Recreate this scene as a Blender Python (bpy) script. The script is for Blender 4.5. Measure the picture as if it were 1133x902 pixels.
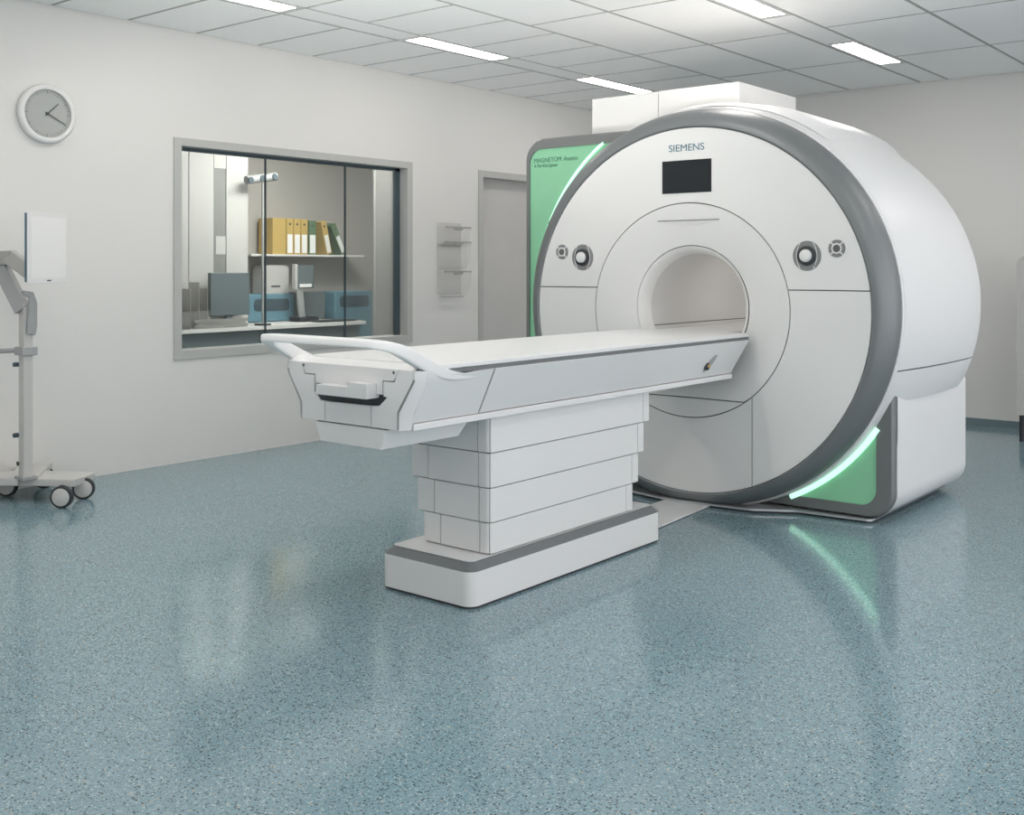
import bpy, bmesh, math, random
from math import pi, sin, cos, sqrt, atan2, radians
from mathutils import Vector, Matrix

for o in list(bpy.data.objects):
    bpy.data.objects.remove(o, do_unlink=True)
SC = bpy.context.scene
COL = SC.collection
random.seed(7)

# ------------------------------------------------------------------ camera
FPX, W, HH = 1200.0, 1133.0, 902.0
CAM_H = 1.25
cd = bpy.data.cameras.new('camera')
cam = bpy.data.objects.new('camera', cd)
COL.objects.link(cam)
cd.sensor_fit = 'HORIZONTAL'
cd.sensor_width = 36.0
cd.lens = 36.0 * FPX / W
cd.shift_x = 0.0
cd.shift_y = -(451.0 - 296.0) / W
cam.location = (0, 0, CAM_H)
# level camera looking left of the room's long axis (world +Y)
cam.rotation_euler = (pi / 2, 0, atan2(1200.0, 1471.5))
cd.clip_start = 0.05
cd.clip_end = 100
SC.camera = cam

# ------------------------------------------------------------------ world, exposure
w = bpy.data.worlds.new('world')
SC.world = w
w.use_nodes = True
w.node_tree.nodes['Background'].inputs[0].default_value = (0.97, 0.97, 1.0, 1)
w.node_tree.nodes['Background'].inputs[1].default_value = 1.45
SC.view_settings.view_transform = 'Standard'
SC.view_settings.look = 'None'
SC.view_settings.gamma = 1.0
SC.view_settings.exposure = 0.56
LAMP_POWER = 12.0          # emission of every ceiling lamp diffuser
CONTROL_POWER = 22.0       # lamp of the control room
GREEN_GLOW = 0.09         # backlit green panels
STRIP_GLOW = 0.85          # light strips on the scanner

# added unseen area lights near the floor by the camera, to brighten the ceiling
def ceiling_fill(loc, target, sx, sy, power, spread, col=(1.0, 0.99, 0.97)):
    l = bpy.data.lights.new('ceiling_fill', 'AREA'); l.shape = 'RECTANGLE'; l.size = sx; l.size_y = sy
    l.energy = power; l.spread = radians(spread); l.color = col
    o = bpy.data.objects.new('ceiling_fill', l); COL.objects.link(o)
    o.location = loc
    o.rotation_euler = (Vector(target) - Vector(loc)).to_track_quat('-Z', 'Y').to_euler()
ceiling_fill((-1.9, -0.8, 0.5), (-4.4, 4.6, 3.6), 1.2, 0.4, 16, 42)
ceiling_fill((-0.6, -0.4, 0.5), (-3.2, 4.4, 3.4), 1.2, 0.4, 8, 46)

# ------------------------------------------------------------------ materials
def mat(name, col, rough=0.5, metal=0.0, spec=0.5, emit=None, es=0.0, coat=0.0, noise=0.0, nscale=30.0, bump=0.0, bscale=200.0):
    m = bpy.data.materials.new(name)
    m.use_nodes = True
    nt = m.node_tree
    b = nt.nodes['Principled BSDF']
    b.inputs['Base Color'].default_value = (*col, 1)
    b.inputs['Roughness'].default_value = rough
    b.inputs['Metallic'].default_value = metal
    b.inputs['Specular IOR Level'].default_value = spec
    b.inputs['Coat Weight'].default_value = coat
    b.inputs['Coat Roughness'].default_value = 0.1
    if emit:
        b.inputs['Emission Color'].default_value = (*emit, 1)
        b.inputs['Emission Strength'].default_value = es
    tc = nt.nodes.new('ShaderNodeTexCoord')
    if noise > 0:
        n = nt.nodes.new('ShaderNodeTexNoise')
        n.inputs['Scale'].default_value = nscale
        n.inputs['Detail'].default_value = 4
        nt.links.new(tc.outputs['Object'], n.inputs['Vector'])
        r = nt.nodes.new('ShaderNodeValToRGB')
        r.color_ramp.elements[0].position = 0.3
        r.color_ramp.elements[1].position = 0.7
        r.color_ramp.elements[0].color = tuple(max(0, c * (1 - noise)) for c in col) + (1,)
        r.color_ramp.elements[1].color = tuple(min(1, c * (1 + noise)) for c in col) + (1,)
        nt.links.new(n.outputs['Fac'], r.inputs[0])
        nt.links.new(r.outputs[0], b.inputs['Base Color'])
    if bump > 0:
        n2 = nt.nodes.new('ShaderNodeTexNoise')
        n2.inputs['Scale'].default_value = bscale
        n2.inputs['Detail'].default_value = 2
        nt.links.new(tc.outputs['Object'], n2.inputs['Vector'])
        bp = nt.nodes.new('ShaderNodeBump')
        bp.inputs['Strength'].default_value = bump
        bp.inputs['Distance'].default_value = 0.002
        nt.links.new(n2.outputs['Fac'], bp.inputs['Height'])
        nt.links.new(bp.outputs[0], b.inputs['Normal'])
    return m

M = {}
M['wall'] = mat('wall_paint', (0.76, 0.745, 0.72), 0.55, spec=0.25, noise=0.012, nscale=1.5, bump=0.08, bscale=120)
M['ceiling'] = mat('ceiling_tile_paint', (0.92, 0.92, 0.91), 0.8, spec=0.1, noise=0.01, nscale=60)
M['grid'] = mat('ceiling_grid', (0.42, 0.42, 0.40), 0.7, spec=0.1)
M['white'] = mat('white_enamel', (0.76, 0.755, 0.74), 0.38, spec=0.4, noise=0.006, nscale=2)
M['white_table'] = mat('white_table_plastic', (0.735, 0.73, 0.725), 0.32, spec=0.45, noise=0.006, nscale=2)
M['white_gloss'] = mat('white_gloss_shell', (0.76, 0.757, 0.757), 0.36, spec=0.5, noise=0.005, nscale=2)
M['bezel'] = mat('gunmetal_bezel', (0.20, 0.21, 0.215), 0.42, metal=0.4, spec=0.5, noise=0.02, nscale=3)
M['frame_grey'] = mat('grey_frame_paint', (0.20, 0.205, 0.205), 0.4, metal=0.3, noise=0.02, nscale=4)
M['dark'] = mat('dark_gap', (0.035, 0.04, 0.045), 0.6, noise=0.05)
M['seam'] = mat('seam_grey', (0.11, 0.11, 0.108), 0.7, noise=0.03)
M['stripe'] = mat('dark_grey_stripe', (0.15, 0.16, 0.165), 0.45, noise=0.03)
M['silver'] = mat('silver_trim', (0.55, 0.56, 0.57), 0.3, metal=0.6, noise=0.02)
M['green'] = mat('backlit_green_panel', (0.23, 0.50, 0.31), 0.45, emit=(0.25, 0.60, 0.36), es=GREEN_GLOW, noise=0.01)
M['strip'] = mat('light_strip', (0.35, 0.55, 0.45), 0.5, emit=(0.50, 1.0, 0.70), es=STRIP_GLOW, noise=0.001)
M['green_text'] = mat('green_print', (0.07, 0.20, 0.13), 0.5, noise=0.01)
M['teal_text'] = mat('teal_print', (0.05, 0.16, 0.21), 0.5, noise=0.01)
M['screen'] = mat('black_display', (0.018, 0.022, 0.025), 0.25, spec=0.3, noise=0.02)
M['knob_grey'] = mat('button_grey', (0.22, 0.225, 0.225), 0.4, noise=0.03)
M['bore'] = mat('bore_liner', (0.64, 0.63, 0.615), 0.8, spec=0.1, noise=0.008, nscale=3)
M['brass'] = mat('brass', (0.6, 0.42, 0.12), 0.3, metal=0.8, noise=0.02)
M['window_frame'] = mat('window_frame_paint', (0.50, 0.50, 0.48), 0.45, noise=0.015, nscale=5)
M['door_paint'] = mat('door_paint', (0.60, 0.585, 0.565), 0.45, noise=0.015, nscale=5)
M['gasket'] = mat('dark_gasket', (0.06, 0.085, 0.10), 0.5, noise=0.03)
M['trolley'] = mat('trolley_grey', (0.55, 0.54, 0.52), 0.4, noise=0.015)
M['trolley_arm'] = mat('trolley_arm_grey', (0.42, 0.41, 0.395), 0.4, noise=0.015)
M['trolley_dark'] = mat('trolley_side_grey', (0.36, 0.365, 0.365), 0.4, noise=0.02)
M['rubber'] = mat('black_rubber', (0.03, 0.035, 0.04), 0.6, noise=0.05)
M['monitor_white'] = mat('monitor_white', (0.80, 0.79, 0.78), 0.35, noise=0.005)
M['monitor_edge'] = mat('monitor_blue_edge', (0.07, 0.14, 0.18), 0.4, noise=0.03)
M['clock_face'] = mat('clock_face', (0.42, 0.43, 0.41), 0.6, noise=0.01)
M['print_dark'] = mat('dark_print', (0.06, 0.07, 0.08), 0.6, noise=0.02)
M['room_wall'] = mat('control_room_wall', (0.42, 0.40, 0.37), 0.7, noise=0.01, nscale=2)
M['room_floor'] = mat('control_room_floor', (0.25, 0.27, 0.28), 0.5, noise=0.03)
M['desk'] = mat('desk_top', (0.75, 0.74, 0.72), 0.4, noise=0.01)
M['desk_dark'] = mat('desk_front', (0.13, 0.16, 0.17), 0.5, noise=0.03)
M['yellow'] = mat('yellow_card', (0.50, 0.35, 0.11), 0.6, noise=0.03)
M['green_card'] = mat('green_card', (0.10, 0.17, 0.09), 0.6, noise=0.04)
M['label'] = mat('white_label', (0.85, 0.85, 0.83), 0.6, noise=0.005)
M['blue'] = mat('blue_case', (0.12, 0.24, 0.30), 0.45, noise=0.02)
M['blue_dark'] = mat('dark_grille', (0.05, 0.08, 0.10), 0.5, noise=0.04)
M['cupboard'] = mat('cupboard_white', (0.52, 0.51, 0.49), 0.45, noise=0.01)
M['cupboard_grey'] = mat('cupboard_inset', (0.24, 0.24, 0.23), 0.5, noise=0.02)
M['lamp'] = mat('lamp_diffuser', (0.9, 0.9, 0.9), 0.5, emit=(1.0, 0.945, 0.905), es=LAMP_POWER, noise=0.001)
M['lamp2'] = mat('control_lamp_diffuser', (0.9, 0.9, 0.9), 0.5, emit=(1.0, 0.97, 0.92), es=CONTROL_POWER, noise=0.001)
M['bore_fill'] = mat('bore_fill_glow', (0.9, 0.9, 0.9), 0.5, emit=(1.0, 0.97, 0.93), es=3.6, noise=0.001)
M['lamp_frame'] = mat('lamp_frame', (0.62, 0.62, 0.61), 0.5, noise=0.01)

def clear_mat(name, col, alpha_mix, rough=0.02):
    m = bpy.data.materials.new(name); m.use_nodes = True
    nt = m.node_tree; nt.nodes.clear()
    out = nt.nodes.new('ShaderNodeOutputMaterial')
    tr = nt.nodes.new('ShaderNodeBsdfTransparent'); tr.inputs[0].default_value = (*col, 1)
    gl = nt.nodes.new('ShaderNodeBsdfGlossy'); gl.inputs['Roughness'].default_value = rough
    fr = nt.nodes.new('ShaderNodeFresnel'); fr.inputs[0].default_value = 1.45
    ma = nt.nodes.new('ShaderNodeMath'); ma.operation = 'MULTIPLY'; ma.inputs[1].default_value = alpha_mix
    mx = nt.nodes.new('ShaderNodeMixShader')
    nt.links.new(fr.outputs[0], ma.inputs[0]); nt.links.new(ma.outputs[0], mx.inputs[0])
    nt.links.new(tr.outputs[0], mx.inputs[1]); nt.links.new(gl.outputs[0], mx.inputs[2])
    nt.links.new(mx.outputs[0], out.inputs[0])
    return m
M['glass'] = clear_mat('window_glass', (0.93, 0.96, 0.96), 0.55)

def frosted(name, col, fac):
    m = bpy.data.materials.new(name); m.use_nodes = True
    nt = m.node_tree; nt.nodes.clear()
    out = nt.nodes.new('ShaderNodeOutputMaterial')
    tr = nt.nodes.new('ShaderNodeBsdfTransparent')
    df = nt.nodes.new('ShaderNodeBsdfPrincipled')
    df.inputs['Base Color'].default_value = (*col, 1); df.inputs['Roughness'].default_value = 0.15
    mx = nt.nodes.new('ShaderNodeMixShader'); mx.inputs[0].default_value = fac
    nt.links.new(tr.outputs[0], mx.inputs[1]); nt.links.new(df.outputs[0], mx.inputs[2])
    nt.links.new(mx.outputs[0], out.inputs[0])
    return m
M['acrylic'] = frosted('clear_acrylic', (0.66, 0.66, 0.64), 0.13)
M['acrylic_edge'] = frosted('acrylic_edge', (0.46, 0.45, 0.43), 0.55)

def floor_mat():
    m = bpy.data.materials.new('speckled_vinyl'); m.use_nodes = True
    nt = m.node_tree; L = nt.links
    b = nt.nodes['Principled BSDF']
    tc = nt.nodes.new('ShaderNodeTexCoord')
    base = (0.205, 0.312, 0.357)
    # large soft mottling
    n = nt.nodes.new('ShaderNodeTexNoise'); n.inputs['Scale'].default_value = 90; n.inputs['Detail'].default_value = 3
    L.new(tc.outputs['Object'], n.inputs['Vector'])
    r0 = nt.nodes.new('ShaderNodeValToRGB')
    r0.color_ramp.elements[0].position = 0.35; r0.color_ramp.elements[1].position = 0.65
    r0.color_ramp.elements[0].color = (base[0] * .86, base[1] * .88, base[2] * .89, 1)
    r0.color_ramp.elements[1].color = (base[0] * 1.14, base[1] * 1.12, base[2] * 1.10, 1)
    L.new(n.outputs['Fac'], r0.inputs[0])
    prev = r0.outputs[0]
    # three families of chips: dark, pale, warm
    for scale, seed, lo, size, col in ((118, 0.0, 0.72, 0.37, (0.035, 0.055, 0.065, 1)),
                                       (150, 3.7, 0.80, 0.36, (0.48, 0.56, 0.57, 1)),
                                       (95, 9.1, 0.95, 0.33, (0.38, 0.36, 0.30, 1)),
                                       (210, 5.2, 0.62, 0.40, (0.115, 0.18, 0.20, 1))):
        mp = nt.nodes.new('ShaderNodeMapping')
        mp.inputs['Location'].default_value = (seed, seed * 1.3, 0)
        L.new(tc.outputs['Object'], mp.inputs['Vector'])
        v = nt.nodes.new('ShaderNodeTexVoronoi'); v.voronoi_dimensions = '2D'
        v.inputs['Scale'].default_value = scale
        L.new(mp.outputs[0], v.inputs['Vector'])
        sep = nt.nodes.new('ShaderNodeSeparateColor')
        L.new(v.outputs['Color'], sep.inputs[0])
        g = nt.nodes.new('ShaderNodeMath'); g.operation = 'GREATER_THAN'; g.inputs[1].default_value = lo
        L.new(sep.outputs[0], g.inputs[0])
        sz = nt.nodes.new('ShaderNodeMath'); sz.operation = 'MULTIPLY_ADD'
        sz.inputs[1].default_value = size * 0.7; sz.inputs[2].default_value = size * 0.45
        L.new(sep.outputs[1], sz.inputs[0])
        d = nt.nodes.new('ShaderNodeMath'); d.operation = 'LESS_THAN'
        L.new(v.outputs['Distance'], d.inputs[0]); L.new(sz.outputs[0], d.inputs[1])
        mu = nt.nodes.new('ShaderNodeMath'); mu.operation = 'MULTIPLY'
        L.new(g.outputs[0], mu.inputs[0]); L.new(d.outputs[0], mu.inputs[1])
        mx = nt.nodes.new('ShaderNodeMix'); mx.data_type = 'RGBA'
        L.new(mu.outputs[0], mx.inputs[0]); L.new(prev, mx.inputs[6]); mx.inputs[7].default_value = col
        prev = mx.outputs[2]
    L.new(prev, b.inputs['Base Color'])
    b.inputs['Roughness'].default_value = 0.16
    b.inputs['Specular IOR Level'].default_value = 0.5
    n3 = nt.nodes.new('ShaderNodeTexNoise'); n3.inputs['Scale'].default_value = 6; n3.inputs['Detail'].default_value = 3
    L.new(tc.outputs['Object'], n3.inputs['Vector'])
    mr = nt.nodes.new('ShaderNodeMapRange'); mr.inputs[3].default_value = 0.08; mr.inputs[4].default_value = 0.13
    L.new(n3.outputs['Fac'], mr.inputs[0]); L.new(mr.outputs[0], b.inputs['Roughness'])
    return m
M['floor'] = floor_mat()
M['skirting'] = mat('skirting_vinyl', (0.16, 0.22, 0.24), 0.3, noise=0.05, nscale=80)

# ------------------------------------------------------------------ helpers
ORG = {}   # object name -> world origin (translation only)

def thing(name, label, cat, loc=(0, 0, 0), group=None):
    o = bpy.data.objects.new(name, None)
    o.empty_display_size = 0.1
    COL.objects.link(o)
    o.location = loc
    o['label'] = label
    o['category'] = cat
    if group:
        o['group'] = group
    ORG[o] = Vector(loc)
    return o

def origin(p):
    return ORG.get(p, Vector((0, 0, 0)))

def obj(name, verts, faces, m, parent=None, smooth=False, bevel=0.0, seg=2, label=None, loc=None):
    """verts in WORLD coordinates; object sits at its parent's origin (or at loc)."""
    og = origin(parent) if parent else Vector(loc or (0, 0, 0))
    me = bpy.data.meshes.new(name)
    me.from_pydata([tuple(Vector(v) - og) for v in verts], [], faces)
    bm = bmesh.new(); bm.from_mesh(me)
    bmesh.ops.remove_doubles(bm, verts=bm.verts, dist=1e-6)
    bmesh.ops.recalc_face_normals(bm, faces=bm.faces)
    bm.to_mesh(me); bm.free()
    me.materials.append(m)
    o = bpy.data.objects.new(name, me)
    COL.objects.link(o)
    if parent:
        o.parent = parent
    else:
        o.location = og
    ORG[o] = og
    if smooth:
        for p in me.polygons: p.use_smooth = True
        try:
            me.set_sharp_from_angle(angle=radians(40))
        except Exception:
            pass
    if bevel > 0:
        b = o.modifiers.new('bevel', 'BEVEL')
        b.width = bevel; b.segments = seg; b.limit_method = 'ANGLE'; b.angle_limit = radians(40)
        b.harden_normals = True
        for p in me.polygons: p.use_smooth = True
    if label: o['label'] = label
    return o

def tag(o, label=None, cat=None, group=None, kind=None):
    if label: o['label'] = label
    if cat: o['category'] = cat
    if group: o['group'] = group
    if kind: o['kind'] = kind
    return o

class MB:
    def __init__(s): s.v = []; s.f = []
    def add(s, v, f):
        n = len(s.v); s.v += [tuple(x) for x in v]; s.f += [tuple(i + n for i in q) for q in f]; return s
    def box(s, x0, x1, y0, y1, z0, z1):
        v = [(x, y, z) for z in (z0, z1) for y in (y0, y1) for x in (x0, x1)]
        return s.add(v, [(0, 2, 3, 1), (4, 5, 7, 6), (0, 1, 5, 4), (2, 6, 7, 3), (0, 4, 6, 2), (1, 3, 7, 5)])
    def prism(s, pts, axis, a, b):
        """pts: 2D polygon; axis 'x': pts=(y,z), 'y': pts=(x,z), 'z': pts=(x,y)"""
        def P(p, t):
            return {'x': (t, p[0], p[1]), 'y': (p[0], t, p[1]), 'z': (p[0], p[1], t)}[axis]
        n = len(pts)
        v = [P(p, a) for p in pts] + [P(p, b) for p in pts]
        f = [tuple(range(n))[::-1], tuple(range(n, 2 * n))] + [(i, (i + 1) % n, n + (i + 1) % n, n + i) for i in range(n)]
        return s.add(v, f)
    def tube(s, path, r, n=12, r2=None, closed=False, up=None):
        """elliptical section swept along a path"""
        path = [Vector(p) for p in path]
        m = len(path); v = []
        for i, p in enumerate(path):
            if closed: t = path[(i + 1) % m] - path[i - 1]
            else: t = path[min(i + 1, m - 1)] - path[max(i - 1, 0)]
            t.normalize()
            u = Vector(up) if up else (Vector((0, 0, 1)) if abs(t.z) < 0.9 else Vector((1, 0, 0)))
            a = t.cross(u).normalized(); b = a.cross(t).normalized()
            for k in range(n):
                w_ = 2 * pi * k / n
                v.append(p + a * (r * cos(w_)) + b * ((r2 or r) * sin(w_)))
        f = []
        for i in range(m if closed else m - 1):
            j = (i + 1) % m
            for k in range(n):
                k2 = (k + 1) % n
                f.append((i * n + k, i * n + k2, j * n + k2, j * n + k))
        if not closed:
            f.append(tuple(range(n))[::-1]); f.append(tuple(range((m - 1) * n, m * n)))
        return s.add(v, f)
    def grid(s, rows, closed=False):
        n = len(rows[0]); v = [p for r in rows for p in r]; f = []
        for i in range(len(rows) - 1):
            for k in range(n if closed else n - 1):
                k2 = (k + 1) % n
                f.append((i * n + k, i * n + k2, (i + 1) * n + k2, (i + 1) * n + k))
        return s.add(v, f)
    def lathe(s, c, axis, prof, n=32):
        """prof: list of (radius, distance along axis) from point c"""
        rows = []
        for r, d in prof:
            row = []
            for k in range(n):
                a = 2 * pi * k / n
                if axis == 'x': row.append((c[0] + d, c[1] + r * cos(a), c[2] + r * sin(a)))
                elif axis == 'y': row.append((c[0] + r * cos(a), c[1] + d, c[2] + r * sin(a)))
                else: row.append((c[0] + r * cos(a), c[1] + r * sin(a), c[2] + d))
            rows.append(row)
        return s.grid(rows, closed=True)
    def cyl(s, c, axis, r, d0, d1, n=24):
        b = len(s.v)
        s.lathe(c, axis, [(r, d0), (r, d1)], n)
        s.f.append(tuple(range(b, b + n))[::-1]); s.f.append(tuple(range(b + n, b + 2 * n)))
        return s
    def build(s, name, m, parent=None, **k):
        return obj(name, s.v, s.f, m, parent, **k)

def box(name, x0, x1, y0, y1, z0, z1, m, parent=None, **k):
    return MB().box(x0, x1, y0, y1, z0, z1).build(name, m, parent, **k)

def rounded(pts, radii, seg=8):
    """round the corners of a polygon"""
    out = []; n = len(pts)
    for i, p in enumerate(pts):
        r = radii[i] if isinstance(radii, (list, tuple)) else radii
        p = Vector(p)
        if r <= 0: out.append(tuple(p)); continue
        a = (Vector(pts[i - 1]) - p); b = (Vector(pts[(i + 1) % n]) - p)
        la, lb = a.length, b.length
        a.normalize(); b.normalize()
        ang = a.angle(b)
        d = min(r / math.tan(ang / 2), la * .49, lb * .49)
        rr = d * math.tan(ang / 2)
        c = p + (a + b).normalized() * (rr / sin(ang / 2))
        s0 = p + a * d - c; s1 = p + b * d - c
        for k in range(seg + 1):
            t = k / seg
            v = (s0 * (1 - t) + s1 * t)
            out.append(tuple(c + v.normalized() * rr))
    return out

def text(name, body, size, loc, m, parent, width=None, tilt=0.0):
    c = bpy.data.curves.new(name, 'FONT'); c.body = body; c.size = size; c.extrude = 0.0006
    t = bpy.data.objects.new(name, c); COL.objects.link(t)
    bpy.context.view_layer.update()
    dg = bpy.context.evaluated_depsgraph_get()
    me = bpy.data.meshes.new_from_object(t.evaluated_get(dg))
    bpy.data.objects.remove(t, do_unlink=True)
    xs = [v.co.x for v in me.vertices]; ys = [v.co.y for v in me.vertices]
    sx = width / (max(xs) - min(xs)) if width else 1.0
    og = origin(parent)
    for v in me.vertices:
        x = (v.co.x - min(xs)) * sx; y = v.co.y - min(ys); z = v.co.z
        v.co = Vector((loc[0] + x + y * tilt, loc[1] - z, loc[2] + y)) - og
    me.materials.clear(); me.materials.append(m)
    o = bpy.data.objects.new(name, me); COL.objects.link(o); o.parent = parent; ORG[o] = og
    return o

# ================================================================== SETTING
XL, XR_, YB, YF_, CH = -6.03, 3.2, 9.0, -3.2, 2.765
# floor
tag(box('floor', XL, XR_, YF_, YB, -0.06, 0, M['floor']), kind='structure')
# back wall; right wall left out so added even world light fills the room
tag(box('wall_back', XL - .2, XR_ + .2, YB, YB + .15, -0.06, 3.0, M['wall']), kind='structure')
# left wall with window and door openings
WY0, WY1, WZ0, WZ1 = 3.985, 6.138, 0.662, 2.08
DY0, DY1, DZ1 = 6.94, 7.98, 2.075
WT = 0.17
wl = MB()
wl.box(XL - WT, XL, YF_, WY0, -0.06, 3.0)
wl.box(XL - WT, XL, WY0, WY1, -0.06, WZ0)
wl.box(XL - WT, XL, WY0, WY1, WZ1, 3.0)
wl.box(XL - WT, XL, WY1, DY0, -0.06, 3.0)
wl.box(XL - WT, XL, DY0, DY1, DZ1, 3.0)
wl.box(XL - WT, XL, DY1, YB, -0.06, 3.0)
tag(wl.build('wall_left', M['wall']), kind='structure')
# coved vinyl skirting on the back wall
tag(box('baseboard_back', XL, XR_, YB - .012, YB, 0, 0.055, M['skirting']), kind='structure')

# ceiling: grid backing with separate tiles, lamp bands along Y
tag(box('wall_front', XL - .2, XR_ + .2, YF_ - .15, YF_, -0.06, 3.0, M['wall']), kind='structure')
ceil = tag(box('ceiling', XL - .2, XR_ + .2, YF_ - .15, YB + .15, CH + .004, CH + .10, M['grid'], loc=(0, 0, CH)), kind='structure')
TG = 0.009
tile_cache = {}
def tile(x0, x1, y0, y1, dz=0.0, name='ceiling_tile'):
    sx, sy = round(x1 - x0, 4), round(y1 - y0, 4)
    key = (sx, sy)
    if key not in tile_cache:
        me = bpy.data.meshes.new('ceiling_tile')
        hx, hy = sx / 2 - TG, sy / 2 - TG
        v = [(-hx, -hy, .005), (hx, -hy, .005), (hx, hy, .005), (-hx, hy, .005),
             (-hx, -hy, .002), (hx, -hy, .002), (hx, hy, .002), (-hx, hy, .002),
             (-hx + .003, -hy + .003, 0), (hx - .003, -hy + .003, 0), (hx - .003, hy - .003, 0), (-hx + .003, hy - .003, 0)]
        f = [(0, 1, 2, 3), (11, 10, 9, 8)]
        for b in (0, 4):
            for i in range(4):
                j = (i + 1) % 4
                f.append((b + i, b + 4 + i, b + 4 + j, b + j))
        me.from_pydata(v, [], f); me.materials.append(M['ceiling']); me.materials.append(M['grid'])
        for p in list(me.polygons)[2:]: p.material_index = 1
        tile_cache[key] = me
    o = bpy.data.objects.new(name, tile_cache[key]); COL.objects.link(o)
    o.parent = ceil
    o.location = ((x0 + x1) / 2, (y0 + y1) / 2, dz)
    return o
BW = 0.22                                       # band width
PITCH = 2.14
bands = [-5.16 + PITCH * k for k in range(4)]    # left edge of every lamp band
TY = 0.4875
Y0 = 3.66
def ys(step):
    k = math.floor((YF_ - Y0) / step)
    o = []
    while Y0 + k * step < YB - .02:
        a, b = max(YF_, Y0 + k * step), min(YB, Y0 + (k + 1) * step)
        if b - a > .05: o.append((a, b))
        k += 1
    return o
short = ys(TY)
def ys2():
    o = []; k = -6
    while 5.34 + 1.217 * k < YB:
        a, b = max(YF_, 5.34 + 1.217 * k), min(YB, 5.34 + 1.217 * (k + 1))
        if b - a > .05: o.append((a, b))
        k += 1
    return o
long_ = ys2()
for a, b in short:
    tile(XL, bands[0], a, b)
    tile(bands[0] + BW, -4.21, a, b)
cols = [(-4.21, -3.62), (-3.62, -3.02), (-2.80, -2.15), (-2.15, -1.51), (-1.51, bands[2]),
        (bands[2] + BW, 0.0), (0.0, .62), (.62, bands[3]), (bands[3] + BW, 2.13), (2.13, XR_)]
for x0, x1 in cols:
    for a, b in long_:
        tile(x0, x1, a, b)

LG = 'linear ceiling lamps in the tiled ceiling'
seen_lamp = {(0, 3): 'linear ceiling lamp cut by the top picture edge, nearest in the left row',
             (0, 4): 'linear ceiling lamp in the left row above the control room window',
             (0, 5): 'linear ceiling lamp of the left row just left of the scanner top box',
             (1, 4): 'linear ceiling lamp at the top edge, nearer of the two right of the scanner top',
             (1, 5): 'linear ceiling lamp in the right row near the back wall'}
def lamp(x, y0, y1, label):
    t = thing('ceiling_light', label, 'lamp', (x, (y0 + y1) / 2, CH), LG)
    fr = MB(); h = BW / 2 - .006
    fr.box(x - h, x - .078, y0 + .006, y1 - .006, CH, CH + .012)
    fr.box(x + .078, x + h, y0 + .006, y1 - .006, CH, CH + .012)
    fr.box(x - .078, x + .078, y0 + .006, y0 + .04, CH, CH + .012)
    fr.box(x - .078, x + .078, y1 - .04, y1 - .006, CH, CH + .012)
    fr.build('lamp_frame', M['lamp_frame'], t)
    MB().box(x - .078, x - .006, y0 + .04, y1 - .04, CH + .003, CH + .011).box(x + .006, x + .078, y0 + .04, y1 - .04, CH + .003, CH + .011).build('diffuser', M['lamp'], t)
    box('divider', x - .006, x + .006, y0 + .04, y1 - .04, CH + .001, CH + .011, M['lamp_frame'], t)
    return t
for bi, bx in enumerate(bands):
    xc = bx + BW / 2
    for k in range(6):
        y0 = 5.1225 + 1.95 * (k - 4)
        lamp(xc, y0, y0 + .975, seen_lamp.get((bi, k), 'linear ceiling lamp out of view'))
        if y0 + 1.95 < YB + .3:
            tile(bx, bx + BW, y0 + .975, min(y0 + 1.95, YB), 0.001)

# window to the control room
wf = tag(MB().build('window_1', M['window_frame'], loc=(XL, (WY0 + WY1) / 2, WZ0)) if False else
         MB().box(XL - WT + .01, XL + .012, WY0, WY0 + .055, WZ0, WZ1)
         .box(XL - WT + .01, XL + .012, WY1 - .055, WY1, WZ0, WZ1)
         .box(XL - WT + .01, XL + .012, WY0 + .055, WY1 - .055, WZ0, WZ0 + .055)
         .box(XL - WT + .01, XL + .012, WY0 + .055, WY1 - .055, WZ1 - .05, WZ1)
         .build('window_1', M['window_frame'], loc=(XL, (WY0 + WY1) / 2, WZ0)), kind='structure')
GX = XL - .085
g = MB()
a0, a1, b0, b1 = WY0 + .055, WY1 - .055, WZ0 + .055, WZ1 - .05
g.box(GX - .012, GX + .012, a0, a1, b1 - .022, b1).box(GX - .012, GX + .012, a1 - .05, a1, b0, b1)
for yy in (4.775, 5.515):
    g.box(GX - .006, GX + .008, yy - .004, yy + .004, b0, b1)
g.build('glazing_gasket', M['gasket'], wf)
for ya, yb_ in ((a0, 4.771), (4.779, 5.511), (5.519, a1 - .05)):
    box('window_pane', GX - .004, GX + .004, ya, yb_, b0, b1 - .022, M['glass'], wf)

# door beside the window
dr = tag(MB().box(XL - WT, XL + .012, DY0, DY0 + .055, 0, DZ1).box(XL - WT, XL + .012, DY1 - .055, DY1, 0, DZ1)
         .box(XL - WT, XL + .012, DY0 + .055, DY1 - .055, DZ1 - .055, DZ1)
         .build('door_1', M['window_frame'], loc=(XL, DY0, 0)), kind='structure')
box('door_leaf', XL - .14, XL - .10, DY0 + .055, DY1 - .055, 0.005, DZ1 - .055, M['door_paint'], dr)
box('door_seal', XL - .10, XL - .088, DY0 + .055, DY0 + .067, 0.005, DZ1 - .055, M['window_frame'], dr)

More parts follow.
